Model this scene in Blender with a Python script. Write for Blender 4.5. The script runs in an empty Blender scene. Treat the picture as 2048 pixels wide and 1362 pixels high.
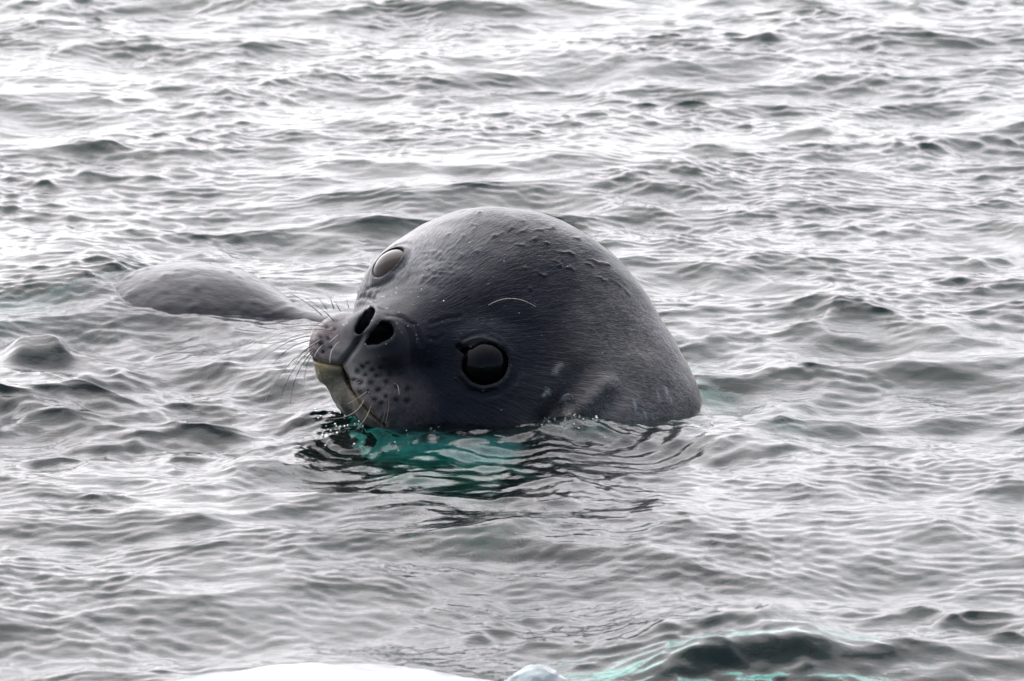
import bpy, math, random
import numpy as np
from mathutils import Vector

random.seed(7)
rng = np.random.default_rng(11)
SC = bpy.context.scene
COL = SC.collection

# ------------------------------------------------------------------ camera
PITCH = math.radians(14.0)
T0 = 6.1                      # distance of the seal's head from the lens
K = 12200.0                   # focal length in pixels of a 2048 px wide frame
CP, SP = math.cos(PITCH), math.sin(PITCH)
FWD = np.array([0.0, CP, -SP]); UPV = np.array([0.0, SP, CP]); RIGHT = np.array([1.0, 0, 0])
CAM = -T0 * (FWD + UPV * ((681 - 806) / K))
cam_d = bpy.data.cameras.new('camera'); cam_o = bpy.data.objects.new('camera', cam_d); COL.objects.link(cam_o)
cam_o.location = CAM; cam_o.rotation_euler = (math.pi / 2 - PITCH, 0, 0)
cam_d.sensor_width = 36.0; cam_d.lens = 36.0 * K / 2048.0
cam_d.clip_start = 0.1; cam_d.clip_end = 3000
cam_d.dof.use_dof = True; cam_d.dof.focus_distance = T0 - 0.05; cam_d.dof.aperture_fstop = 20.0
SC.camera = cam_o

# ------------------------------------------------------------------ sky and sun (bright overcast, sun veiled ahead)
SUN_EL, SUN_AZ = math.radians(40), math.radians(-18)     # azimuth from +Y, negative to the left
SDIR = Vector((math.sin(SUN_AZ) * math.cos(SUN_EL), math.cos(SUN_AZ) * math.cos(SUN_EL), math.sin(SUN_EL)))
world = bpy.data.worlds.new('World'); SC.world = world; world.use_nodes = True
nt = world.node_tree; nt.nodes.clear()
def N(tree, typ, **kw):
    n = tree.nodes.new(typ)
    for k, v in kw.items():
        setattr(n, k, v)
    return n
def math_node(tree, op, a, b=None, c=None, clamp=False):
    n = tree.nodes.new('ShaderNodeMath'); n.operation = op; n.use_clamp = clamp
    for i, x in enumerate((a, b, c)):
        if x is None: continue
        if isinstance(x, (int, float)): n.inputs[i].default_value = x
        else: tree.links.new(x, n.inputs[i])
    return n.outputs[0]
sky = N(nt, 'ShaderNodeTexSky', sky_type='NISHITA', sun_disc=False, sun_elevation=SUN_EL, sun_rotation=-SUN_AZ if False else SUN_AZ)
tc = N(nt, 'ShaderNodeTexCoord')
dot = N(nt, 'ShaderNodeVectorMath', operation='DOT_PRODUCT'); nt.links.new(tc.outputs['Generated'], dot.inputs[0]); dot.inputs[1].default_value = SDIR
half = math_node(nt, 'MULTIPLY_ADD', dot.outputs['Value'], 0.5, 0.5, clamp=True)
glow = math_node(nt, 'POWER', half, 3.6)
cl = N(nt, 'ShaderNodeTexNoise'); nt.links.new(tc.outputs['Generated'], cl.inputs['Vector'])
cl.inputs['Scale'].default_value = 2.6; cl.inputs['Detail'].default_value = 5; cl.inputs['Roughness'].default_value = 0.5
cloudv = math_node(nt, 'MULTIPLY_ADD', cl.outputs['Fac'], 0.9, 0.55)
comb = N(nt, 'ShaderNodeCombineColor')
for i, (cg, cb) in enumerate(((6.5, 0.22), (6.2, 0.36), (6.4, 0.62))):     # warm veil about the sun, blue-grey cloud elsewhere
    nt.links.new(math_node(nt, 'MULTIPLY', math_node(nt, 'MULTIPLY_ADD', glow, cg, cb), cloudv), comb.inputs[i])
mixc = N(nt, 'ShaderNodeMix', data_type='RGBA'); mixc.inputs['Factor'].default_value = 0.90
nt.links.new(sky.outputs[0], mixc.inputs['A']); nt.links.new(comb.outputs[0], mixc.inputs['B'])
bg = N(nt, 'ShaderNodeBackground'); bg.inputs['Strength'].default_value = 0.12
nt.links.new(mixc.outputs['Result'], bg.inputs['Color'])
wo = N(nt, 'ShaderNodeOutputWorld'); nt.links.new(bg.outputs[0], wo.inputs['Surface'])

sl = bpy.data.lights.new('sun', 'SUN'); sl.energy = 0.5; sl.angle = math.radians(80); sl.color = (1.0, 0.96, 0.9)
so = bpy.data.objects.new('sun', sl); COL.objects.link(so)
so.rotation_euler = SDIR.to_track_quat('Z', 'Y').to_euler()

SC.view_settings.view_transform = 'Standard'; SC.view_settings.look = 'None'
SC.view_settings.exposure = 1.88; SC.view_settings.gamma = 1.0; SC.view_settings.use_curve_mapping = False
SC.render.engine = 'CYCLES'
cy = SC.cycles
cy.use_denoising = True; cy.max_bounces = 12; cy.transmission_bounces = 10; cy.glossy_bounces = 4
cy.diffuse_bounces = 3; cy.volume_bounces = 3; cy.sample_clamp_indirect = 6.0; cy.caustics_reflective = False

# ------------------------------------------------------------------ helpers
def Q(px, py, w=0.0):
    """point in the seal's frame (right, up, toward the lens) in metres"""
    t = T0 - w
    return np.array([(px - 1024) / K * t, (681 - py) / K * t, w])
def q2w(q):
    q = np.asarray(q, dtype=np.float64)
    return CAM + q[..., 0:1] * RIGHT + q[..., 1:2] * UPV + (T0 - q[..., 2:3]) * FWD
def w2q(p):
    r = np.asarray(p) - CAM
    return np.stack([r @ RIGHT, r @ UPV, T0 - r @ FWD], -1)
def q2px(q):
    t = T0 - q[..., 2]
    return 1024 + q[..., 0] / t * K, 681 - q[..., 1] / t * K
def water_pt(px, py, z=0.0):
    d = FWD + RIGHT * (px - 1024) / K + UPV * (681 - py) / K
    return CAM + d * ((z - CAM[2]) / d[2])
def sstep(a, b, x):
    t = np.clip((x - a) / (b - a), 0, 1)
    return t * t * (3 - 2 * t)
def hash3(ix, iy, iz, seed):
    h = (ix.astype(np.int64) * 374761393 + iy.astype(np.int64) * 668265263 + iz.astype(np.int64) * 2147483647 // 3 + seed * 974711) & 0xffffffff
    h = ((h ^ (h >> 13)) * 1274126177) & 0xffffffff
    h = ((h ^ (h >> 15)) * 2246822519) & 0xffffffff
    return ((h ^ (h >> 16)) & 0xffffff).astype(np.float32) / 0xffffff
def vnoise(p, seed=0):
    """smooth value noise in -1..1"""
    f = np.floor(p); t = (p - f).astype(np.float32); t = t * t * t * (t * (t * 6 - 15) + 10)
    i = f.astype(np.int64); out = 0
    for dx in (0, 1):
        for dy in (0, 1):
            for dz in (0, 1):
                wgt = (t[:, 0] if dx else 1 - t[:, 0]) * (t[:, 1] if dy else 1 - t[:, 1]) * (t[:, 2] if dz else 1 - t[:, 2])
                out = out + wgt * hash3(i[:, 0] + dx, i[:, 1] + dy, i[:, 2] + dz, seed)
    return out * 2 - 1
def fbm(p, seed=0, octs=3):
    o = 0; a = 1.0; s = 0
    for k in range(octs):
        o = o + a * vnoise(p * 2.03 ** k, seed + k * 17); s += a; a *= 0.5
    return o / s
def smin(a, b, k):
    h = np.clip(0.5 + 0.5 * (b - a) / k, 0, 1)
    return b + (a - b) * h - k * h * (1 - h)
def smax(a, b, k):
    return -smin(-a, -b, k)
def ell(p, c, r):
    d = p - np.asarray(c, np.float32); r = np.asarray(r, np.float32)
    k0 = np.sqrt(((d / r) ** 2).sum(-1)); k1 = np.sqrt(((d / (r * r)) ** 2).sum(-1)) + 1e-9
    return k0 * (k0 - 1) / k1
def rcone(p, a, b, ra, rb):
    a = np.asarray(a, np.float32); b = np.asarray(b, np.float32); ab = b - a
    t = np.clip(((p - a) @ ab) / (ab @ ab), 0, 1)
    return np.sqrt(((p - a - t[:, None] * ab) ** 2).sum(-1)) - (ra + (rb - ra) * t)
def seg2(x, y, a, b):
    ax, ay = a; bx, by = b; dx, dy = bx - ax, by - ay
    t = np.clip(((x - ax) * dx + (y - ay) * dy) / (dx * dx + dy * dy), 0, 1)
    return np.hypot(x - ax - t * dx, y - ay - t * dy), t
def poly2(x, y, pts):
    return np.min([seg2(x, y, pts[i], pts[i + 1])[0] for i in range(len(pts) - 1)], axis=0)

def surface_net(sdf, lo, hi, h, cf=6, band=2.6):
    """polygonise sdf = 0 on a sparse grid; returns verts, quads"""
    lo = np.array(lo, float); hi = np.array(hi, float)
    nc = np.ceil((hi - lo) / (h * cf)).astype(int)
    def coords(n, step, off=0.0):
        return [lo[k] + (np.arange(n[k]) + off) * step for k in range(3)]
    c = coords(nc, h * cf, 0.5)
    g = np.stack(np.meshgrid(*c, indexing='ij'), -1).reshape(-1, 3).astype(np.float32)
    dc = sdf(g)
    V = np.repeat(np.repeat(np.repeat(dc.reshape(nc), cf, 0), cf, 1), cf, 2).astype(np.float32)
    sel = np.argwhere(np.abs(dc.reshape(nc)) < band * h * cf)
    o = np.stack(np.meshgrid(*[np.arange(cf)] * 3, indexing='ij'), -1).reshape(-1, 3)
    for s in range(0, len(sel), 4000):
        idx = (sel[s:s + 4000, None, :] * cf + o[None]).reshape(-1, 3)
        V[idx[:, 0], idx[:, 1], idx[:, 2]] = sdf((lo + idx * h).astype(np.float32))
    V = np.where(V == 0, 1e-7, V)
    neg = V < 0
    n = np.array(V.shape) - 1
    cnt = np.zeros(n, np.int8)
    for dx in (0, 1):
        for dy in (0, 1):
            for dz in (0, 1):
                cnt += neg[dx:dx + n[0], dy:dy + n[1], dz:dz + n[2]]
    cells = np.argwhere((cnt > 0) & (cnt < 8))
    cid = -np.ones(n, np.int64); cid[cells[:, 0], cells[:, 1], cells[:, 2]] = np.arange(len(cells))
    acc = np.zeros((len(cells), 3)); num = np.zeros(len(cells))
    cor = [(a, b, d) for a in (0, 1) for b in (0, 1) for d in (0, 1)]
    for a in cor:
        for ax in range(3):
            if a[ax]: continue
            b = list(a); b[ax] = 1
            va = V[cells[:, 0] + a[0], cells[:, 1] + a[1], cells[:, 2] + a[2]]
            vb = V[cells[:, 0] + b[0], cells[:, 1] + b[1], cells[:, 2] + b[2]]
            m = (va < 0) != (vb < 0)
            t = np.where(m, va / np.where(m, va - vb, 1), 0)
            pt = np.tile(np.array(a, float), (len(cells), 1)); pt[:, ax] = t
            acc[m] += pt[m]; num[m] += 1
    verts = lo + (cells + acc / num[:, None]) * h
    quads = []
    for ax in range(3):
        o1, o2 = (ax + 1) % 3, (ax + 2) % 3
        sl_a = [slice(0, None)] * 3; sl_b = [slice(0, None)] * 3
        sl_a[ax] = slice(0, -1); sl_b[ax] = slice(1, None)
        e = np.argwhere(neg[tuple(sl_a)] != neg[tuple(sl_b)])
        e = e[(e[:, o1] > 0) & (e[:, o2] > 0) & (e[:, o1] < n[o1]) & (e[:, o2] < n[o2])]
        def cc(d1, d2):
            k = e.copy(); k[:, o1] -= d1; k[:, o2] -= d2
            return cid[k[:, 0], k[:, 1], k[:, 2]]
        q = np.stack([cc(1, 1), cc(0, 1), cc(0, 0), cc(1, 0)], -1)
        flip = ~neg[e[:, 0], e[:, 1], e[:, 2]]
        q[flip] = q[flip][:, ::-1]
        quads.append(q)
    return verts, np.concatenate(quads)
def sdf_grad(sdf, p, e=5e-4):
    p = p.astype(np.float32); g = np.empty((len(p), 3), np.float32)
    for k in range(3):
        d = np.zeros(3, np.float32); d[k] = e
        g[:, k] = (sdf(p + d) - sdf(p - d)) / (2 * e)
    return g
def project(sdf, p, n=2):
    for _ in range(n):
        g = sdf_grad(sdf, p); d = sdf(p.astype(np.float32))
        step = (d / np.maximum((g * g).sum(-1), 0.2))[:, None] * g
        p = p - np.clip(step, -0.0012, 0.0012)
    g = sdf_grad(sdf, p); g /= np.linalg.norm(g, axis=1, keepdims=True) + 1e-9
    return p, g

def mesh_obj(name, verts, faces, mat=None, parent=None, smooth=True):
    me = bpy.data.meshes.new(name)
    verts = np.asarray(verts, np.float32)
    if isinstance(faces, np.ndarray):
        nf, k = faces.shape
        me.vertices.add(len(verts)); me.vertices.foreach_set('co', verts.ravel())
        me.loops.add(nf * k); me.loops.foreach_set('vertex_index', faces.astype(np.int32).ravel())
        me.polygons.add(nf); me.polygons.foreach_set('loop_start', np.arange(0, nf * k, k, dtype=np.int32))
        me.update(calc_edges=True)
    else:
        me.from_pydata(verts.tolist(), [], faces)
    me.polygons.foreach_set('use_smooth', np.full(len(me.polygons), smooth))
    me.validate(); me.update()
    o = bpy.data.objects.new(name, me); COL.objects.link(o)
    if mat: me.materials.append(mat)
    if parent: o.parent = parent
    return o
def tag(o, label=None, cat=None, group=None, kind=None):
    if label: o['label'] = label
    if cat: o['category'] = cat
    if group: o['group'] = group
    if kind: o['kind'] = kind
    return o
def empty(name, loc):
    o = bpy.data.objects.new(name, None); COL.objects.link(o); o.location = loc; o.empty_display_size = 0.05
    bpy.context.view_layer.update()
    return o
def principled(name, **kw):
    m = bpy.data.materials.new(name); m.use_nodes = True
    b = m.node_tree.nodes['Principled BSDF']
    for k, v in kw.items():
        b.inputs[k.replace('_', ' ')].default_value = v
    return m, m.node_tree, b

# ------------------------------------------------------------------ materials
def fur_material(name):
    m, t, b = principled(name, Roughness=0.42, IOR=1.42)
    at = N(t, 'ShaderNodeAttribute', attribute_name='coat')
    fd = N(t, 'ShaderNodeAttribute', attribute_name='fur_dir'); fl = N(t, 'ShaderNodeAttribute', attribute_name='fur_len')
    def streak(scale, wl, det):
        n = N(t, 'ShaderNodeTexNoise', noise_dimensions='4D'); t.links.new(fd.outputs['Vector'], n.inputs['Vector'])
        n.inputs['Scale'].default_value = scale; n.inputs['Detail'].default_value = det
        t.links.new(math_node(t, 'MULTIPLY', fl.outputs['Fac'], wl / scale), n.inputs['W'])
        return n.outputs['Fac']
    s1 = streak(190.0, 70.0, 2); s2 = streak(60.0, 40.0, 2)
    # hairs differ a little in colour from one another
    mr = math_node(t, 'MULTIPLY_ADD', s1, 2.4, -0.2)
    mr2 = math_node(t, 'MULTIPLY', mr, math_node(t, 'MULTIPLY_ADD', s2, 0.8, 0.6))
    mx = N(t, 'ShaderNodeVectorMath', operation='SCALE'); t.links.new(at.outputs['Color'], mx.inputs[0]); t.links.new(mr2, mx.inputs['Scale'])
    t.links.new(mx.outputs[0], b.inputs['Base Color'])
    hgt = math_node(t, 'ADD', math_node(t, 'MULTIPLY', s1, 0.6), s2)
    bp = N(t, 'ShaderNodeBump'); bp.inputs['Strength'].default_value = 0.8; bp.inputs['Distance'].default_value = 0.0016
    t.links.new(hgt, bp.inputs['Height']); t.links.new(bp.outputs[0], b.inputs['Normal'])
    t.links.new(math_node(t, 'MULTIPLY_ADD', s2, 0.3, 0.2), b.inputs['Roughness'])
    b.inputs['Specular IOR Level'].default_value = 0.2; b.inputs['Coat Weight'].default_value = 0.3; b.inputs['Coat Roughness'].default_value = 0.2; b.inputs['Coat IOR'].default_value = 1.33; b.inputs['Sheen Weight'].default_value = 0.36; b.inputs['Sheen Roughness'].default_value = 0.26
    return m
M_FUR = fur_material('wet_seal_fur')
M_EYE, t_, b_ = principled('seal_eye', Roughness=0.03, IOR=1.36)
b_.inputs['Base Color'].default_value = (0.005, 0.0035, 0.003, 1); b_.inputs['Specular IOR Level'].default_value = 0.4
M_EYE_PALE, t_, b_ = principled('seal_eye_sky_reflection', Roughness=0.08, IOR=1.38); b_.inputs['Base Color'].default_value = (0.055, 0.038, 0.028, 1); b_.inputs['Specular IOR Level'].default_value = 0.4  # far eye: pale sky reflection put into the base colour
M_WHD, t_, b_ = principled('dark_whisker', Roughness=0.35); b_.inputs['Base Color'].default_value = (0.05, 0.04, 0.032, 1)
M_WHL, t_, b_ = principled('pale_whisker', Roughness=0.35); b_.inputs['Base Color'].default_value = (0.5, 0.44, 0.34, 1)
M_DROP, t_, b_ = principled('clear_water_drop', Roughness=0.0, IOR=1.333); b_.inputs['Transmission Weight'].default_value = 1.0; b_.inputs['Base Color'].default_value = (1, 1, 1, 1)

def water_material():
    m = bpy.data.materials.new('sea_water'); m.use_nodes = True; t = m.node_tree; t.nodes.clear()
    out = N(t, 'ShaderNodeOutputMaterial'); g = N(t, 'ShaderNodeBsdfPrincipled')
    g.inputs['Base Color'].default_value = (1, 1, 1, 1); g.inputs['Roughness'].default_value = 0.02
    g.inputs['IOR'].default_value = 1.333; g.inputs['Transmission Weight'].default_value = 1.0
    t.links.new(g.outputs[0], out.inputs['Surface'])
    ab = N(t, 'ShaderNodeVolumeAbsorption'); ab.inputs['Color'].default_value = (0.0, 0.915, 0.855, 1); ab.inputs['Density'].default_value = 8.0
    sc = N(t, 'ShaderNodeVolumeScatter'); sc.inputs['Color'].default_value = (0.3, 0.82, 1.0, 1); sc.inputs['Density'].default_value = 0.06; sc.inputs['Anisotropy'].default_value = 0.3
    ad = N(t, 'ShaderNodeAddShader'); t.links.new(ab.outputs[0], ad.inputs[0]); t.links.new(sc.outputs[0], ad.inputs[1]); t.links.new(ad.outputs[0], out.inputs['Volume'])
    # fine capillary ripple, too small for the mesh
    geo = N(t, 'ShaderNodeNewGeometry'); mp = N(t, 'ShaderNodeMapping'); mp.inputs['Scale'].default_value = (1.0, 1.5, 1.0); mp.inputs['Rotation'].default_value = (0, 0, 0.5)
    t.links.new(geo.outputs['Position'], mp.inputs['Vector'])
    n1 = N(t, 'ShaderNodeTexNoise'); t.links.new(mp.outputs[0], n1.inputs['Vector']); n1.inputs['Scale'].default_value = 105; n1.inputs['Detail'].default_value = 3; n1.inputs['Distortion'].default_value = 0.6
    bp = N(t, 'ShaderNodeBump'); bp.inputs['Strength'].default_value = 0.3; bp.inputs['Distance'].default_value = 0.0020
    t.links.new(n1.outputs['Fac'], bp.inputs['Height']); t.links.new(bp.outputs[0], g.inputs['Normal'])
    return m
M_WATER = water_material()

# ------------------------------------------------------------------ the sea
def axis(lo, hi, step, far, grow):
    a = list(np.arange(lo, hi + step, step)); s = step
    while a[-1] < far:
        s *= grow; a.append(a[-1] + s)
    b = [lo]; s = step
    while b[-1] > -far:
        s *= grow; b.append(b[-1] - s)
    return np.array(b[::-1][:-1] + a)
gx = axis(-0.82, 0.82, 0.0024, 300, 1.13)
gy = axis(-1.72, 2.45, 0.0030, 300, 1.11)
X, Y = np.meshgrid(gx, gy, indexing='ij')
X = X.astype(np.float32); Y = Y.astype(np.float32)
hx = np.gradient(gx).astype(np.float32)[:, None]; hy = np.gradient(gy).astype(np.float32)[None, :]
H = np.maximum(hx, hy) * np.ones_like(X)
Z = np.zeros_like(X); DX = np.zeros_like(X); DY = np.zeros_like(X)

def noise2(x, y, s, seed, octs=2):
    p = np.stack([x.ravel() * s, y.ravel() * s, np.full(x.size, 0.37)], -1)
    return fbm(p, seed, octs).reshape(x.shape)
core_i = np.where((gx > -0.9) & (gx < 0.9))[0]; core_j = np.where((gy > -1.9) & (gy < 2.7))[0]
def patch(s, seed, lo, hi):
    """slowly varying 0..1 mask over the near water, sampled coarsely"""
    cx = np.linspace(-1, 1, 90); cyy = np.linspace(-2, 2.8, 200)
    A, B = np.meshgrid(cx, cyy, indexing='ij')
    v = sstep(lo, hi, noise2(A.astype(np.float32), B.astype(np.float32), s, seed))
    fi = np.clip((gx + 1) / 2 * 89, 0, 88.99); fj = np.clip((gy + 2) / 4.8 * 199, 0, 198.99)
    i0 = fi.astype(int); j0 = fj.astype(int); a = (fi - i0)[:, None]; b = (fj - j0)[None]
    return ((v[np.ix_(i0, j0)] * (1 - a) + v[np.ix_(i0 + 1, j0)] * a) * (1 - b) + (v[np.ix_(i0, j0 + 1)] * (1 - a) + v[np.ix_(i0 + 1, j0 + 1)] * a) * b).astype(np.float32)

def waves(n, l0, l1, slope, mean, spread, chop, mask=None, seed=0):
    global Z, DX, DY
    r = np.random.default_rng(seed)
    for k in range(n):
        lam = l0 * (l1 / l0) ** ((k + r.random()) / n)
        th = math.radians(mean + spread * r.normal()); kk = 2 * math.pi / lam
        c, s = math.cos(th), math.sin(th)
        a = slope * math.sqrt(2.0 / n) / kk
        fade = np.clip(2.1 - H * 4.0 / lam, 0, 1)
        ph = kk * (c * WX + s * WY) + r.random() * 6.283
        if mask is not None: fade = fade * mask
        f = a * fade
        Z += f * np.cos(ph); sn = np.sin(ph) * f * chop
        DX -= c * sn; DY -= s * sn
wx = patch(3.0, 51, -1, 1) * 2 - 1; wy = patch(3.0, 63, -1, 1) * 2 - 1
m1 = 0.45 + 0.75 * patch(2.2, 3, -0.5, 0.5)
m2 = 0.40 + 0.85 * patch(5.0, 5, -0.25, 0.5)
m3 = patch(6.5, 9, -0.12, 0.3)
m4 = patch(7.5, 21, -0.05, 0.32)
WX = X + 0.030 * wx; WY = Y + 0.040 * wy
def gmask(px, py, rx, ry):
    c = water_pt(px, py)
    return np.exp(-((X - c[0]) / rx) ** 2 - ((Y - c[1]) / ry) ** 2).astype(np.float32)
waves(7, 0.5, 1.3, 0.03, -100, 30, 1.0, None, 1)
waves(22, 0.17, 0.42, 0.10, -112, 42, 1.2, m1, 2)
waves(34, 0.065, 0.17, 0.155, -108, 48, 1.25, m1, 12)
waves(36, 0.026, 0.065, 0.135, -103, 50, 1.0, m2, 3)
waves(24, 0.013, 0.026, 0.11, -100, 50, 0.5, m2, 4)
waves(6, 0.0130, 0.0195, 0.115, -118, 14, 0.3, m3, 5)
waves(6, 0.0130, 0.0205, 0.105, -78, 14, 0.3, m4, 6)
waves(16, 0.010, 0.024, 0.22, -90, 120, 0.4, gmask(690, 842, 0.045, 0.10), 7)
waves(14, 0.012, 0.030, 0.16, -90, 120, 0.4, gmask(1150, 862, 0.07, 0.07), 8)
waves(18, 0.025, 0.075, 0.085, -90, 60, 0.7, gmask(930, 910, 0.22, 0.13), 10)
waves(16, 0.025, 0.07, 0.14, -60, 60, 0.8, gmask(1420, 1310, 0.16, 0.22), 9)

def ridge(p1, p2, h, wf, wb, bow=0.0):
    """a single wave: crest from pixel p1 to p2, wf the steep near width, wb the long far width (metres)"""
    global Z
    a = water_pt(*p1)[:2]; b = water_pt(*p2)[:2]; d = b - a; L = np.hypot(*d); d /= L; nrm = np.array([-d[1], d[0]])
    if nrm[1] < 0: nrm = -nrm
    s = ((X - a[0]) * d[0] + (Y - a[1]) * d[1]) / L; v = (X - a[0]) * nrm[0] + (Y - a[1]) * nrm[1] - bow * (1 - (2 * s - 1) ** 2) + 2.0 * DY
    prof = np.where(v < 0, np.exp(-(v / wf) ** 2), np.exp(-(v / wb) ** 2))
    Z += (h * prof * np.exp(-np.clip(np.abs(2 * s - 1) - 0.35, 0, None) ** 2 / 0.22)).astype(np.float32)
ridge((800, 1085), (1560, 1150), 0.009, 0.035, 0.08, 0.02)
ridge((100, 300), (430, 300), 0.009, 0.03, 0.08)
ridge((0, 715), (150, 712), 0.016, 0.032, 0.08)
ridge((60, 960), (420, 935), 0.006, 0.03, 0.07)
ridge((380, 935), (620, 960), 0.006, 0.03, 0.07)
ridge((1180, 1295), (1640, 1265), 0.020, 0.028, 0.06)
ridge((1240, 1350), (1720, 1300), 0.024, 0.028, 0.05)
ridge((1560, 655), (1960, 700), 0.007, 0.03, 0.08)
ridge((1380, 915), (1660, 890), 0.009, 0.025, 0.05)
ridge((1000, 905), (1320, 900), 0.006, 0.02, 0.06)

def bump(px, py, h, rx, ry):
    global Z
    c = water_pt(px, py)
    Z += (h * np.exp(-((X - c[0]) / rx) ** 2 - ((Y - c[1]) / ry) ** 2)).astype(np.float32)
# water sliding over the sunken part of the far back
bump(60, 545, 0.020, 0.15, 0.16)
bump(195, 572, 0.012, 0.06, 0.14)
bump(1140, 856, 0.010, 0.035, 0.04)
# rings about the neck and under the chin
def rings(px, py, r0, lam, amp, dec, ax=1.0, ay=1.0):
    global Z
    c = water_pt(px, py)
    r = np.sqrt(((X + 2 * DX - c[0]) / ax) ** 2 + ((Y + 2 * DY - c[1]) / ay) ** 2)
    Z += np.where(r > r0 * 0.5, amp * np.exp(-np.maximum(r - r0, 0) / dec) * np.cos(6.283 * (r - r0) / lam), 0).astype(np.float32) * np.clip(1.6 - H * 4 / lam, 0, 1)
rings(1080, 850, 0.18, 0.030, 0.0007, 0.10, 1.0, 0.75)
rings(700, 870, 0.02, 0.022, 0.0014, 0.05)
rings(640, 860, 0.01, 0.0135, 0.0007, 0.05)

V = np.stack([X + DX, Y + DY, Z], -1).reshape(-1, 3)
nx, ny = len(gx), len(gy)
idx = np.arange(nx * ny).reshape(nx, ny)
quads = np.stack([idx[:-1, :-1], idx[1:, :-1], idx[1:, 1:], idx[:-1, 1:]], -1).reshape(-1, 4)
# skirt and floor close the body of water
DEPTH = -6.0
bnd = np.concatenate([idx[:, 0], idx[-1, 1:], idx[::-1, -1][1:], idx[0, ::-1][1:-1]])
low = V[bnd].copy(); low[:, 2] = DEPTH
nb = len(bnd); lid = nx * ny + np.arange(nb)
sk = np.stack([bnd, lid, np.roll(lid, -1), np.roll(bnd, -1)], -1)
cen = np.array([[0, 0, DEPTH]]); ci = nx * ny + nb
fl = np.stack([lid, np.full(nb, ci), np.full(nb, ci), np.roll(lid, -1)], -1)
sea = mesh_obj('sea', np.concatenate([V, low, cen]), np.concatenate([quads, sk]), M_WATER)
tag(sea, 'rippled silver grey sea with teal in the steep wave faces', None, None, 'structure')
import bmesh
def plane(name, s, z, mat):
    return mesh_obj(name, [(-s, -s, z), (s, -s, z), (s, s, z), (-s, s, z)], [(0, 1, 2, 3)], mat)
M_BED, t_, b_ = principled('sea_bed', Roughness=0.9); b_.inputs['Base Color'].default_value = (0.05, 0.06, 0.05, 1)
tag(plane('sea_bed', 299.0, DEPTH + 0.05, M_BED), 'dark sea bed under the water', None, None, 'structure')

# ------------------------------------------------------------------ the seal's head
def unit(v):
    v = np.asarray(v, float); return v / np.linalg.norm(v)
E_NEAR = Q(965, 726, 0.032); E_FAR = Q(806, 561, -0.026)
MID = (E_NEAR + E_FAR) / 2
RV = unit(E_FAR - E_NEAR); EYE_R = np.linalg.norm(E_FAR - E_NEAR) / 2
F0 = np.array([-0.62, -0.123, 0.775]); FV = unit(F0 - (F0 @ RV) * RV); DV = np.cross(RV, FV)
HB = np.stack([FV, DV, RV])           # rows: forward (nose), dorsal, toward the far eye
def hp(f, d, r): return MID + f * FV + d * DV + r * RV
A_NEAR = unit(0.66 * FV + 0.50 * DV - 0.55 * RV); A_FAR = unit(0.66 * FV + 0.50 * DV + 0.55 * RV)
BALL = 0.0275
def eye_frame(A):
    e1 = unit(FV - (FV @ A) * A); e2 = np.cross(A, e1); return e1, e2
NOSTR_NEAR = [(737, 684), (752, 674), (769, 662)]
NOSTR_FAR = [(718, 661), (728, 645), (741, 623)]
MOUTH = [(622, 716), (634, 721), (655, 727), (684, 731), (690, 748), (703, 777), (720, 802), (742, 826), (770, 850)]
PHIL = [(724, 672), (708, 696), (686, 724)]

def head_base(q):
    h = (q - MID.astype(np.float32)) @ HB.T.astype(np.float32)
    s = h.copy(); s[:, 2] = np.abs(s[:, 2])
    d = ell(h, (-0.082, -0.010, 0), (0.116, 0.098, 0.102))
    d = smin(d, rcone(h, (-0.02, -0.022, 0), (0.078, -0.024, 0), 0.074, 0.040), 0.03)
    d = smin(d, ell(h, (-0.02, -0.070, 0), (0.10, 0.058, 0.085)), 0.03)
    d = smin(d, ell(s, (0.083, -0.052, 0.032), (0.036, 0.034, 0.037)), 0.016)
    d = smin(d, ell(h, (0.077, -0.058, -0.046), (0.037, 0.034, 0.034)), 0.014)
    d = smin(d, ell(h, (0.094, -0.016, 0), (0.024, 0.022, 0.034)), 0.012)
    d = smin(d, ell(h, (0.076, -0.074, -0.010), (0.034, 0.027, 0.026)), 0.008)
    d = smin(d, rcone(q, Q(669, 745, 0.030), Q(727, 800, 0.024), 0.0150, 0.022), 0.014)
    # eye mounds
    for E, A in ((E_NEAR, A_NEAR), (E_FAR, A_FAR)):
        d = smin(d, ell(q, E - 0.004 * A, (0.0300,) * 3), 0.020)
    # neck rising from the water, and the body sunk below it
    n = ell(q, Q(994, 838, -0.075), (0.188, 0.213, 0.125))
    qx, qy = q2px(q)
    n = smax(n, (740 + 0.45 * (qy - 700) - qx) / 2194.0, 0.05)
    n = smin(n, rcone(q, Q(1040, 930, -0.09), Q(1180, 1300, -0.30), 0.16, 0.24), 0.06)
    n = smin(n, rcone(q, Q(1230, 860, -0.07), Q(1330, 1200, -0.12), 0.08, 0.14), 0.05)
    return smin(d, n, 0.032)
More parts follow.
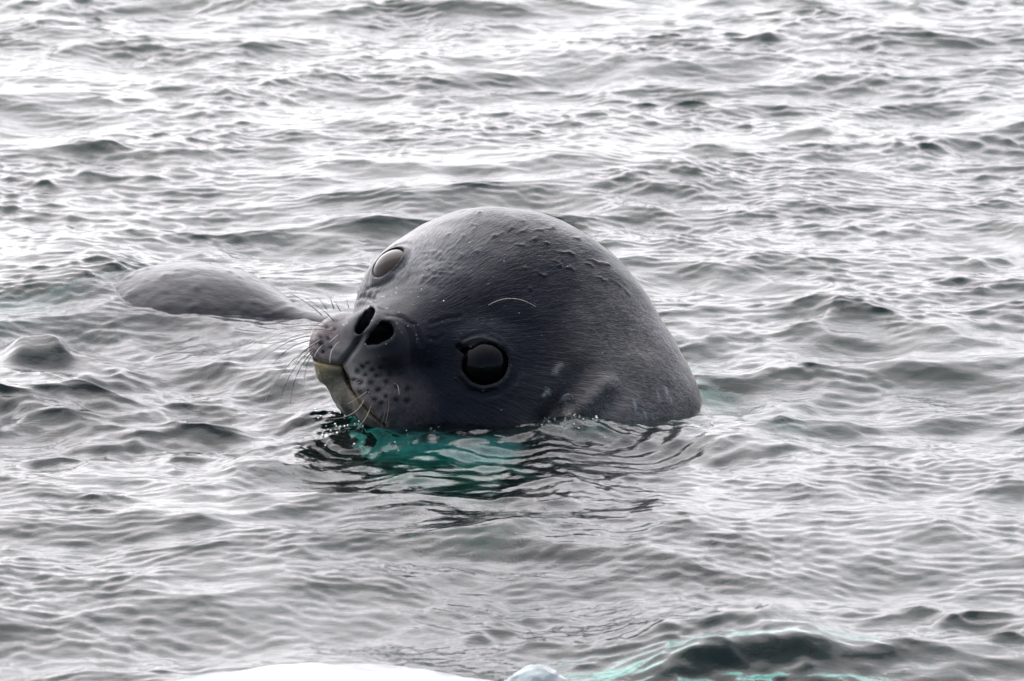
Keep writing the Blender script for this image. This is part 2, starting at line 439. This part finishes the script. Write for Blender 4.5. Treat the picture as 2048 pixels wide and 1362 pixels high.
def head_sdf(q):
    d = head_base(q)
    x, y = q2px(q); w = q[:, 2]
    front = w > -0.02
    # folds of skin down the side of the neck
    for p1, p2, sg, dp in (((1172, 742), (1086, 838), 20, 0.0075), ((1252, 775), (1176, 868), 22, 0.0085), ((1128, 800), (1088, 850), 12, 0.004)):
        dd, tt = seg2(x, y, p1, p2); d = d + np.where(front, dp * np.exp(-(dd / sg) ** 2) * (0.25 + 0.75 * tt), 0)
    for p1, p2, sg, dp in (((1215, 770), (1130, 850), 18, 0.005),):
        dd, tt = seg2(x, y, p1, p2); d = d - np.where(front, dp * np.exp(-(dd / sg) ** 2), 0)
    # mouth and philtrum
    m = poly2(x, y, MOUTH); d = d + np.where(w > 0.02, 0.0065 * np.exp(-(m / 3.6) ** 2), 0)
    m = poly2(x, y, PHIL); d = d + np.where(w > 0.02, 0.0065 * np.exp(-(m / 5.5) ** 2), 0)
    # nostrils: rims, then the openings
    base = d
    for pts, rr in ((NOSTR_NEAR, (6, 15, 19)), (NOSTR_FAR, (8, 11, 9))):
        sd = 1e3
        for i in range(2):
            dd, tt = seg2(x, y, pts[i], pts[i + 1]); sd = np.minimum(sd, dd - (rr[i] + (rr[i + 1] - rr[i]) * tt))
        sdm = sd / 2000.0
        base = base - np.where(w > 0.02, 0.0010 * np.exp(-((sdm - 0.003) / 0.004) ** 2), 0)
        carve = np.maximum(sdm, -d - 0.020); carve = np.maximum(carve, 0.02 - w)
        base = smax(base, -carve, 0.0016)
    d = base
    # eye openings
    for E, A, a, b, tl in ((E_NEAR, A_NEAR, 0.0238, 0.0208, 0.25), (E_FAR, A_FAR, 0.0198, 0.0168, -0.25)):
        r = q - E.astype(np.float32); al = r @ A.astype(np.float32); e1, e2 = eye_frame(A)
        c1 = r @ (e1 * math.cos(tl) + e2 * math.sin(tl)).astype(np.float32); c2 = r @ (-e1 * math.sin(tl) + e2 * math.cos(tl)).astype(np.float32)
        rho = np.sqrt((c1 / a) ** 2 + (c2 / b) ** 2)
        d = d - np.where(al > 0, (0.0002 if A is A_NEAR else 0.0010) * np.exp(-((rho - 1.10) / 0.12) ** 2), 0)
        d = d + np.where(al > 0, (0.0006 if A is A_NEAR else 0.0014) * np.exp(-((rho - 1.45) / 0.16) ** 2), 0)
        carve = np.maximum((rho - 1) * b, -al)
        d = smax(d, -carve, 0.0014)
    # inner corner of the near eye
    dd, tt = seg2(x, y, (938, 706), (915, 692)); sd = (dd - (10 - 6.5 * tt)) / 2000.0
    d = smax(d, -np.maximum(np.maximum(sd, -d - 0.005), 0.0 - w), 0.0014)
    return d
lo = (-0.23, -0.62, -0.60); hi = (0.36, 0.16, 0.16)
hv, hq = surface_net(head_sdf, lo, hi, 0.0017)
hv, hn = project(head_sdf, hv, 3)
px, py = q2px(hv)
hh = (hv - MID) @ HB.T
front = hv[:, 2] > -0.06
# wet clumps of fur raised on the crown, and unevenness of the skin
disp = 0.0010 * fbm(hv * 38, 5, 2)
tn = fbm(hv * 160, 91, 2); pxw = px + 3.0 * tn; pyw = py + 3.0 * fbm(hv * 160, 92, 2)
TUFT = [[(968, 490), (985, 473), (1004, 465)], [(1014, 461), (1022, 456)], [(1030, 466), (1050, 459)], [(1068, 463), (1084, 460)], [(1088, 459), (1106, 455)],
        [(1034, 443), (1046, 440)], [(1058, 480), (1072, 477)], [(1090, 484), (1096, 487)], [(1034, 491), (1046, 489)], [(1108, 501), (1130, 506), (1147, 508)],
        [(1105, 520), (1118, 525), (1120, 531)], [(1176, 517), (1196, 524), (1218, 530)], [(1168, 525), (1184, 529)], [(1128, 535), (1146, 539)], [(1190, 553), (1212, 561)],
        [(1076, 545), (1090, 550)], [(940, 470), (952, 450)], [(938, 453), (944, 446)], [(954, 430), (960, 424)], [(916, 488), (926, 473)], [(892, 505), (906, 495)],
        [(884, 478), (898, 470)], [(844, 505), (868, 504)], [(854, 565), (870, 556)], [(838, 570), (848, 558)], [(870, 520), (880, 505)], [(862, 545), (856, 535)],
        [(1060, 572), (1062, 576)], [(1046, 538), (1051, 536)], [(912, 520), (924, 512)], [(946, 508), (956, 502)], [(1146, 475), (1158, 477)], [(1222, 560), (1240, 572)], [(1246, 575), (1258, 588)]]
for tf in TUFT:
    n_ = len(tf) - 1; best = np.full(len(px), 99.0); tt_ = np.zeros(len(px))
    for i in range(n_):
        d1, t1 = seg2(pxw, pyw, tf[i], tf[i + 1]); m_ = d1 < best; best = np.where(m_, d1, best); tt_ = np.where(m_, (i + t1) / n_, tt_)
    wdt = 1.3 + 1.9 * tt_; disp += np.where(front, (0.0006 + 0.0011 * tt_) * np.exp(-(best / wdt) ** 2) * (0.75 + 0.5 * tn), 0)
for cpx, cpy, sx, sy, amp in ((880, 545, 55, 45, 0.0010), (720, 585, 60, 25, 0.0009)):
    wgt = np.exp(-((px - cpx) / sx) ** 2 - ((py - cpy) / sy) ** 2) * front
    disp += amp * wgt * (1 - 2 * np.abs(fbm(hv * np.array([130, 200, 100]), 31, 2)))
CREASE = [[(772, 631), (800, 634), (830, 652), (843, 690)], [(862, 646), (890, 638), (920, 632)], [(858, 676), (872, 682), (884, 671)],
          [(925, 676), (960, 668), (1000, 684)], [(806, 500), (811, 525), (805, 550)], [(735, 577), (760, 572), (790, 558)], [(700, 602), (728, 596), (752, 600)]]
LID = [[(930, 686), (945, 677), (967, 674), (993, 685), (1012, 708), (1019, 735), (1014, 757)], [(926, 752), (942, 771), (966, 778), (990, 772)]]
for cr in LID:
    dd = poly2(px, py, cr); disp += np.where(front, 0.0012 * np.exp(-(dd / 4.0) ** 2), 0)
    dd = poly2(px, py, [(a + (a - 968) * 0.17, b + (b - 724) * 0.17) for a, b in cr]); disp -= np.where(front, 0.0009 * np.exp(-(dd / 3.0) ** 2), 0)
    dd = poly2(pxw, pyw, [(a + (a - 968) * 0.36, b + (b - 724) * 0.32) for a, b in cr]); disp -= np.where(front, 0.0006 * np.exp(-(dd / 3.5) ** 2), 0)
for i, cr in enumerate(CREASE):
    dd = poly2(pxw, pyw, cr); disp += np.where(front, -0.0008 * np.exp(-(dd / 3.2) ** 2) + 0.0004 * np.exp(-((dd - 8) / 5) ** 2), 0)
SPOTS_N = [(735, 726), (725, 733), (714, 742), (731, 750), (706, 758), (720, 764), (744, 739), (755, 752), (742, 765), (772, 763), (756, 780), (736, 782),
           (793, 773), (816, 778), (771, 793), (793, 799), (814, 801), (749, 798), (761, 806), (720, 784), (762, 735), (780, 748), (800, 750), (770, 722), (828, 760)]
SPOTS_F = [(640, 674), (655, 676), (642, 689), (662, 693), (647, 703), (642, 644), (631, 687), (652, 654), (683, 621), (670, 642), (690, 640), (632, 660), (668, 660), (654, 636)]
spot = np.zeros(len(hv))
for i, (sx, sy) in enumerate(SPOTS_N + SPOTS_F):
    r = (6.3 if i < len(SPOTS_N) else 4.6) * (0.8 + 0.5 * ((i * 37) % 11) / 10)
    spot = np.maximum(spot, np.exp(-(((pxw - sx) / r) ** 2 + ((pyw - sy) / (r * 0.8)) ** 2)) * (hv[:, 2] > 0.0))
disp -= 0.0007 * spot
disp += 0.0012 * np.exp(-(((px - 965) / 26) ** 2 + ((py - 650) / 14) ** 2)) * front
disp += 0.0011 * fbm(hv * 105, 61, 2) * sstep(0.05, 0.085, hh[:, 0]) * sstep(-0.02, -0.045, hh[:, 1])
disp *= sstep(-0.2, -0.12, hv[:, 1])
hv2 = hv + hn * disp[:, None]
# ---- coat colours, with sky glow and wet sheen painted in at the brows
nlen = len(hv)
colr = np.tile(np.array([0.006, 0.007, 0.013]), (nlen, 1))
def blend(mask, c, amt=1.0):
    global colr
    m = np.clip(mask * amt, 0, 1)[:, None]; colr = colr * (1 - m) + np.array(c) * m
nz = fbm(hv * 18, 77, 3)
blend(sstep(1030, 1330, px + 0.35 * (py - 650) + 60 * nz), (0.18, 0.160, 0.143), 0.9)
blend(np.exp(-(((px - 805) / 125) ** 2 + ((py - 495) / 75) ** 2)), (0.26, 0.25, 0.245), 0.85)  # sky glow around the far eye, painted as paler fur
blend(np.exp(-(((px - 965) / 60) ** 2 + ((py - 660) / 22) ** 2)), (0.085, 0.085, 0.09), 0.8)  # wet sheen above the near eye, painted into the coat
blend(sstep(0.025, 0.07, hh[:, 0]) * sstep(900, 750, px) * sstep(-0.015, -0.04, hh[:, 1]), (0.33, 0.25, 0.235), 0.9)
pad = sstep(0.045, 0.085, hh[:, 0]) * sstep(-0.02, -0.045, hh[:, 1])
blend(pad * sstep(-0.15, 0.35, -fbm(hv * 120, 55, 2)), (0.07, 0.067, 0.068), 0.6)
blend(np.exp(-(((px - 715) / 34) ** 2 + ((py - 735) / 45) ** 2)), (0.42, 0.39, 0.34), 0.85)
blend(np.exp(-(((px - 672) / 28) ** 2 + ((py - 700) / 20) ** 2)), (0.36, 0.33, 0.30), 0.75)
lowlip = (hv[:, 2] > 0.02) & (px < 745) & (py > 716)
ml = np.interp(px, [p[0] for p in MOUTH], [p[1] for p in MOUTH])
under = lowlip * sstep(-1, 5, py - ml)
blend(under, (0.24, 0.21, 0.145)); blend(under * sstep(690, 640, px) * sstep(770, 725, py), (0.42, 0.32, 0.13), 0.8)
md = poly2(px, py, MOUTH[1:]); blend(np.exp(-(md / 4.5) ** 2) * (hv[:, 2] > 0.02), (0.36, 0.23, 0.05), 0.8)
blend(np.exp(-(md / 2.0) ** 2) * (hv[:, 2] > 0.02), (0.02, 0.014, 0.008), 0.9)
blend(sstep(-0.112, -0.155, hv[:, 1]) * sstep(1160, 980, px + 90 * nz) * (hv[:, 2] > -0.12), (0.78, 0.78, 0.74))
blend(sstep(-0.10, -0.13, hv[:, 1]) * sstep(1000, 1080, px), (0.02, 0.02, 0.024))
blend(spot, (0.012, 0.011, 0.012), 1.2)
for E, A in ((E_NEAR, A_NEAR), (E_FAR, A_FAR)):
    r = hv - E; al = r @ A; rad = np.linalg.norm(r - al[:, None] * A, axis=1)
    k = 1.0 if A is A_NEAR else 0.25
    blend(np.where(al > 0, sstep(0.0275, 0.0225, rad), 0), (0.010, 0.010, 0.011), k)
    blend(np.where(al > 0, sstep(0.0215, 0.0205, rad), 0), (0.006, 0.006, 0.006))
blend(np.exp(-(np.abs((px - 956) / 58) ** 2.6 + np.abs((py - 733) / 52) ** 2.6)) * front, (0.007, 0.007, 0.009), 0.9)
lidd = poly2(px, py, [(962, 674), (993, 685), (1012, 708), (1019, 735), (1012, 757)]); blend(np.exp(-(lidd / 3.2) ** 2) * front, (0.04, 0.04, 0.046), 0.35)
blend(np.exp(-(((px - 921) / 12) ** 2 + ((py - 692) / 9) ** 2)) * front, (0.008, 0.008, 0.009))
for cx_, cy_ in ((957, 634), (970, 631), (976, 636)):
    blend(np.exp(-(((px - cx_) / 5) ** 2 + ((py - cy_) / 4) ** 2)) * front, (0.01, 0.01, 0.012))
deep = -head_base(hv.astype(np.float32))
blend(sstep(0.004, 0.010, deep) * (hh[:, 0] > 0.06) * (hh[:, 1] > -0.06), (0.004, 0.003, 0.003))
FLECK = [((1330, 776), (1342, 806), 4.5), ((1315, 780), (1321, 804), 3), ((1268, 800), (1274, 824), 2.5), ((1112, 742), (1120, 730), 6), ((1094, 776), (1099, 788), 3), ((1088, 790), (1096, 780), 3), ((1288, 820), (1292, 832), 2)]
for a, b, r in FLECK:
    dd, tt = seg2(px, py, a, b); blend(np.exp(-(dd / r) ** 2) * front * (0.55 + 0.9 * fbm(hv * np.array([400, 90, 90]), 33, 2)), (0.42, 0.41, 0.38), 0.95)
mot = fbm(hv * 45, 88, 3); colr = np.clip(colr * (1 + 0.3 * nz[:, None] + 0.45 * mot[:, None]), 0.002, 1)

seal = empty('seal', Vector(water_pt(1060, 838)))
tag(seal, 'dark grey seal raising its whiskered head out of the water, both eyes open', 'seal')
wv = q2w(hv2) - np.array(seal.location)
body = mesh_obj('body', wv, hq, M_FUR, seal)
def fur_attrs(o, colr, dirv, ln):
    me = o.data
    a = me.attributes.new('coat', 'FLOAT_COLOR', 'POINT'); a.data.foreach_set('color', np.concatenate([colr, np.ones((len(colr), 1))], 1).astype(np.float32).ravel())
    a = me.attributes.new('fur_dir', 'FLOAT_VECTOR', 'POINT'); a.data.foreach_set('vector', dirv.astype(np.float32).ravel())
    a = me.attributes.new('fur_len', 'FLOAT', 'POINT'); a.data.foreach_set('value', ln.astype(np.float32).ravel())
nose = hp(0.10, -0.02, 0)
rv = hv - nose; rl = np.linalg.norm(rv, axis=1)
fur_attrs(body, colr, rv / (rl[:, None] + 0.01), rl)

def ball(name, c, r, mat, parent=None, seg=48, rings_=32, off=np.zeros(3)):
    th = np.linspace(0, math.pi, rings_ + 1); ph = np.linspace(0, 2 * math.pi, seg, endpoint=False)
    v = [(0, 0, 1)] + [(math.sin(t) * math.cos(p), math.sin(t) * math.sin(p), math.cos(t)) for t in th[1:-1] for p in ph] + [(0, 0, -1)]
    f = [(0, 1 + i, 1 + (i + 1) % seg) for i in range(seg)]
    for k in range(rings_ - 2):
        for i in range(seg):
            a = 1 + k * seg + i; b = 1 + k * seg + (i + 1) % seg; f.append((a, a + seg, b + seg, b))
    L = len(v) - 1; s = 1 + (rings_ - 2) * seg
    f += [(s + i, L, s + (i + 1) % seg) for i in range(seg)]
    return mesh_obj(name, np.array(v) * r + np.asarray(c) - off, f, mat, parent)
off = np.array(seal.location)
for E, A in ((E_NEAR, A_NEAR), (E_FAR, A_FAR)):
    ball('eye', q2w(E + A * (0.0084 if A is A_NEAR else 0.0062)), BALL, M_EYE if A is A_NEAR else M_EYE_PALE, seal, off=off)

# ---- whiskers
def surf_at(x, y):
    d2 = (px - x) ** 2 + (py - y) ** 2
    k = np.where(d2 < 25)[0]
    if len(k) == 0: k = np.array([np.argmin(d2)])
    return hv2[k[np.argmax(hv2[k, 2])]]
def tube(name, pts, r0, r1, mat, parent, off, nseg=5):
    pts = np.array(pts); v = []; f = []
    for i, p in enumerate(pts):
        t = unit(pts[min(i + 1, len(pts) - 1)] - pts[max(i - 1, 0)])
        a = unit(np.cross(t, (0.3, 0.2, 0.93))); b = np.cross(t, a); r = r0 + (r1 - r0) * i / (len(pts) - 1)
        for k in range(nseg):
            an = 2 * math.pi * k / nseg; v.append(p + r * (math.cos(an) * a + math.sin(an) * b))
    for i in range(len(pts) - 1):
        for k in range(nseg):
            f.append((i * nseg + k, i * nseg + (k + 1) % nseg, (i + 1) * nseg + (k + 1) % nseg, (i + 1) * nseg + k))
    return mesh_obj(name, np.array(v) - off, f, mat, parent)
def whisker(root, mid, end, dw, mat, r=0.0005):
    p0 = surf_at(*root); t0 = p0[2] - 0.002
    P = []
    for s in np.linspace(0, 1, 13):
        # quadratic through the three points
        c = (2 * (s - .5) * (s - 1), -4 * s * (s - 1), 2 * s * (s - .5))
        x = c[0] * root[0] + c[1] * mid[0] + c[2] * end[0]; y = c[0] * root[1] + c[1] * mid[1] + c[2] * end[1]
        P.append(q2w(Q(x, y, t0 + dw * s)))
    return tube('whisker', P, r, r * 0.35, mat, seal, off)
D_, L_ = M_WHD, M_WHL
WH = [((644, 631), (614, 606), (582, 588), 0.0, D_), ((667, 641), (643, 618), (610, 595), 0.01, D_), ((681, 622), (675, 612), (669, 602), 0.02, D_),
      ((654, 619), (645, 606), (634, 592), 0.0, D_), ((668, 619), (664, 606), (658, 590), 0.0, D_), ((697, 616), (695, 606), (692, 596), 0.0, D_),
      ((643, 645), (632, 641), (620, 637), 0.0, D_), ((653, 654), (632, 651), (612, 652), 0.0, D_),
      ((620, 651), (560, 658), (495, 685), 0.0, L_), ((662, 660), (560, 668), (462, 718), 0.02, L_), ((622, 664), (545, 690), (478, 735), 0.0, L_),
      ((619, 672), (565, 690), (506, 734), 0.0, D_), ((621, 681), (570, 703), (532, 750), 0.0, D_), ((640, 680), (600, 708), (580, 735), 0.03, L_),
      ((624, 691), (602, 709), (590, 730), 0.0, D_), ((626, 696), (584, 744), (560, 805), 0.0, D_), ((628, 699), (594, 750), (581, 808), 0.0, D_),
      ((631, 701), (614, 730), (609, 768), 0.0, D_), ((592, 715), (560, 750), (530, 802), 0.0, L_), ((645, 690), (636, 700), (629, 712), 0.03, L_),
      ((676, 670), (668, 676), (660, 684), 0.03, L_), ((679, 684), (664, 700), (660, 726), 0.03, L_),
      ((735, 782), (717, 795), (696, 808), 0.02, L_), ((728, 800), (703, 828), (660, 838), 0.03, L_, 0.0006), ((698, 772), (689, 775), (678, 779), 0.01, L_),
      ((753, 797), (744, 812), (733, 827), 0.02, D_), ((777, 790), (777, 815), (771, 848), 0.03, D_, 0.0005), ((774, 800), (770, 825), (762, 852), 0.02, D_),
      ((761, 812), (759, 822), (757, 836), 0.02, D_), ((793, 767), (797, 778), (798, 790), 0.01, L_), ((742, 812), (730, 838), (712, 858), 0.03, L_),
      ((714, 756), (708, 759), (700, 760), 0.01, D_), ((721, 764), (712, 767), (705, 770), 0.01, L_), ((762, 752), (763, 745), (764, 738), 0.01, D_),
      ((975, 612), (1022, 597), (1071, 613), 0.025, L_), ((965, 634), (957, 637), (950, 641), 0.01, D_)]
for wsk in WH: whisker(*wsk)

# ------------------------------------------------------------------ the low back behind the whiskers
A0 = water_pt(395, 612) + np.array([0, 0, -0.014])
def back_sdf(p):
    d = ell(p, (-0.012, 0.03, -0.048), (0.128, 0.125, 0.100))
    d = smin(d, rcone(p, (-0.10, 0.04, -0.09), (-0.5, 0.06, -0.17), 0.085, 0.10), 0.06)
    d = smin(d, rcone(p, (0.05, 0.01, -0.035), (0.172, -0.085, 0.006), 0.05, 0.014), 0.05)
    d = smin(d, ell(p, (-0.25, 0.12, -0.33), (0.5, 0.22, 0.22)), 0.08)
    return d
bv, bq = surface_net(back_sdf, (-0.9, -0.3, -0.65), (0.45, 0.5, 0.1), 0.0035)
bv, bn = project(back_sdf, bv, 2)
bd = 0.0012 * fbm(bv * 30, 3, 2) + 0.0007 * np.clip(fbm(bv * np.array([90, 90, 150]), 8, 2) - 0.15, 0, 1) * 3
bv2 = bv + bn * bd[:, None]
bc = np.tile(np.array([0.040, 0.039, 0.040]), (len(bv), 1)); m_ = sstep(0.0, 0.10, bv[:, 0])[:, None]
bc = bc * (1 - m_) + np.array([0.018, 0.018, 0.024]) * m_
bc *= 1 + 0.25 * fbm(bv * 25, 12, 3)[:, None]
back = mesh_obj('seal', bv2, bq, M_FUR)
back.location = A0
tag(back, 'low wet grey back of a seal just breaking the surface at the left', 'seal')
ctr = np.array([-1.2, 0.02, -0.2]); rr_ = bv - ctr; l_ = np.linalg.norm(rr_, axis=1)
fur_attrs(back, bc, rr_ / l_[:, None], l_)

# ------------------------------------------------------------------ ice in the foreground
def ice_material():
    m, t, b = principled('wet_white_ice', Roughness=0.25, IOR=1.31)
    tcn = N(t, 'ShaderNodeTexCoord'); n = N(t, 'ShaderNodeTexNoise'); t.links.new(tcn.outputs['Object'], n.inputs['Vector']); n.inputs['Scale'].default_value = 22; n.inputs['Detail'].default_value = 6
    r = N(t, 'ShaderNodeValToRGB'); t.links.new(n.outputs['Fac'], r.inputs[0])
    r.color_ramp.elements[0].position = 0.36; r.color_ramp.elements[0].color = (0.30, 0.34, 0.36, 1)
    r.color_ramp.elements[1].position = 0.60; r.color_ramp.elements[1].color = (0.62, 0.62, 0.61, 1)
    t.links.new(r.outputs[0], b.inputs['Base Color'])
    b.inputs['Subsurface Weight'].default_value = 0.5; b.inputs['Subsurface Radius'].default_value = (0.01, 0.02, 0.025); b.inputs['Subsurface Scale'].default_value = 1.0
    bp = N(t, 'ShaderNodeBump'); bp.inputs['Strength'].default_value = 0.4; bp.inputs['Distance'].default_value = 0.004
    t.links.new(n.outputs['Fac'], bp.inputs['Height']); t.links.new(bp.outputs[0], b.inputs['Normal'])
    return m
M_ICE = ice_material()
I0 = water_pt(700, 1345)
def ice_sdf(p):
    d = ell(p, (0.0, -0.16, -0.03), (0.21, 0.17, 0.062))
    d = smin(d, ell(p, (-0.12, -0.2, -0.06), (0.22, 0.18, 0.06)), 0.05)
    d = smin(d, ell(p, (0.36, 0.11, -0.303), (0.27, 0.21, 0.13)), 0.04)
    return d + 0.006 * fbm(p * 16, 41, 3)
iv, iq = surface_net(ice_sdf, (-0.42, -0.46, -0.44), (0.78, 0.50, 0.08), 0.005)
ice = mesh_obj('ice_floe', iv, iq, M_ICE); ice.location = I0 + np.array([0, 0, 0.006])
tag(ice, 'rounded white ice floe edge at the bottom of the view, in front of the seal', 'ice')
M_CLEAR, t_, b_ = principled('clear_ice', Roughness=0.05, IOR=1.31); b_.inputs['Transmission Weight'].default_value = 1.0; b_.inputs['Base Color'].default_value = (0.62, 0.66, 0.66, 1); b_.inputs['Transmission Weight'].default_value = 0.55; b_.inputs['Roughness'].default_value = 0.12
C0 = water_pt(1075, 1362)
def clear_sdf(p):
    d = ell(p, (0, 0, 0.004), (0.026, 0.03, 0.020)); d = smin(d, ell(p, (0.022, -0.01, 0.0), (0.018, 0.02, 0.014)), 0.006); d = smin(d, ell(p, (-0.022, 0.005, -0.002), (0.014, 0.02, 0.012)), 0.005)
    return d + 0.0035 * fbm(p * 70, 4, 3)
cv, cq = surface_net(clear_sdf, (-0.06, -0.06, -0.04), (0.07, 0.06, 0.05), 0.0014, 4)
clr = mesh_obj('clear_ice_lump', cv, cq, M_CLEAR); clr.scale = (0.8, 0.8, 0.8); clr.location = C0 + np.array([0, 0, -0.006])
tag(clr, 'small clear glassy ice lump at the bottom edge, right of the white floe', 'ice')

# ------------------------------------------------------------------ drops
p = surf_at(1131, 806)
dr = ball('water_bubble', (0, 0, 0), 0.0095, M_DROP, seg=24, rings_=16); dr.location = q2w(p + np.array([0, 0, 0.004])); dr.scale = (0.9, 0.8, 1.25)
tag(dr, 'clear water bubble clinging to the neck fold just above the waterline', 'water bubble')
dv, df = [], []
DROPS = [(890, 599, 2.6), (1000, 818, 2.2), (908, 758, 3), (968, 786, 3), (962, 645, 1.6), (984, 636, 1.5), (884, 640, 1.5), (793, 766, 2), (820, 740, 1.2), (838, 742, 1.2), (777, 724, 1.5),
         (660, 765, 1.5), (666, 764, 1.4), (650, 760, 1.2), (816, 800, 1.4), (845, 765, 1.2), (826, 815, 1.4), (782, 745, 1.2), (734, 783, 2), (648, 640, 1.2), (656, 645, 1.2)]
vis = np.where((hv2[:, 2] > 0.0) & (py < 800) & (hn[:, 2] > 0.25))[0]
for k in rng.choice(vis, 260):
    if px[k] < 880 or rng.random() < 0.25: DROPS.append((px[k], py[k], rng.uniform(0.8, 1.7)))
seg, rn = 8, 5
for (x, y, r) in DROPS:
    c = q2w(surf_at(x, y)); k0 = len(dv); rad = r / 2000.0 * 0.9
    for i in range(rn + 1):
        for j in range(seg):
            th = math.pi * i / rn; ph = 2 * math.pi * j / seg
            dv.append(c + rad * np.array([math.sin(th) * math.cos(ph), math.sin(th) * math.sin(ph), math.cos(th)]))
    for i in range(rn):
        for j in range(seg):
            df.append((k0 + i * seg + j, k0 + i * seg + (j + 1) % seg, k0 + (i + 1) * seg + (j + 1) % seg, k0 + (i + 1) * seg + j))
tag(mesh_obj('water_droplets', dv, df, M_DROP), 'tiny water droplets caught in the wet fur of the face', None, None, 'stuff')

# bubbles floating where the chin and the neck stir the water
bvs, bfs = [], []
zi = lambda x, y: Z[np.clip(np.searchsorted(gx, x), 0, len(gx) - 1), np.clip(np.searchsorted(gy, y), 0, len(gy) - 1)]
for (cx_, cy_, sx_, sy_, n_) in ((685, 842, 32, 16, 46), (1145, 856, 40, 10, 34), (1390, 840, 25, 8, 14), (760, 850, 60, 12, 18)):
    for k in range(n_):
        w_ = water_pt(cx_ + sx_ * rng.normal(), cy_ + sy_ * rng.normal()); rad = rng.uniform(0.0005, 0.0017) * rng.uniform(0.6, 1.0)
        c = np.array([w_[0], w_[1], zi(w_[0], w_[1]) + rad * 0.3]); k0 = len(bvs)
        for i in range(rn + 1):
            for j in range(seg):
                th = math.pi * i / rn; ph = 2 * math.pi * j / seg
                bvs.append(c + rad * np.array([math.sin(th) * math.cos(ph), math.sin(th) * math.sin(ph), math.cos(th)]))
        for i in range(rn):
            for j in range(seg):
                bfs.append((k0 + i * seg + j, k0 + i * seg + (j + 1) % seg, k0 + (i + 1) * seg + (j + 1) % seg, k0 + (i + 1) * seg + j))
tag(mesh_obj('water_bubbles', bvs, bfs, M_DROP), 'small bubbles and drops on the stirred water at the chin and neck', None, None, 'stuff')
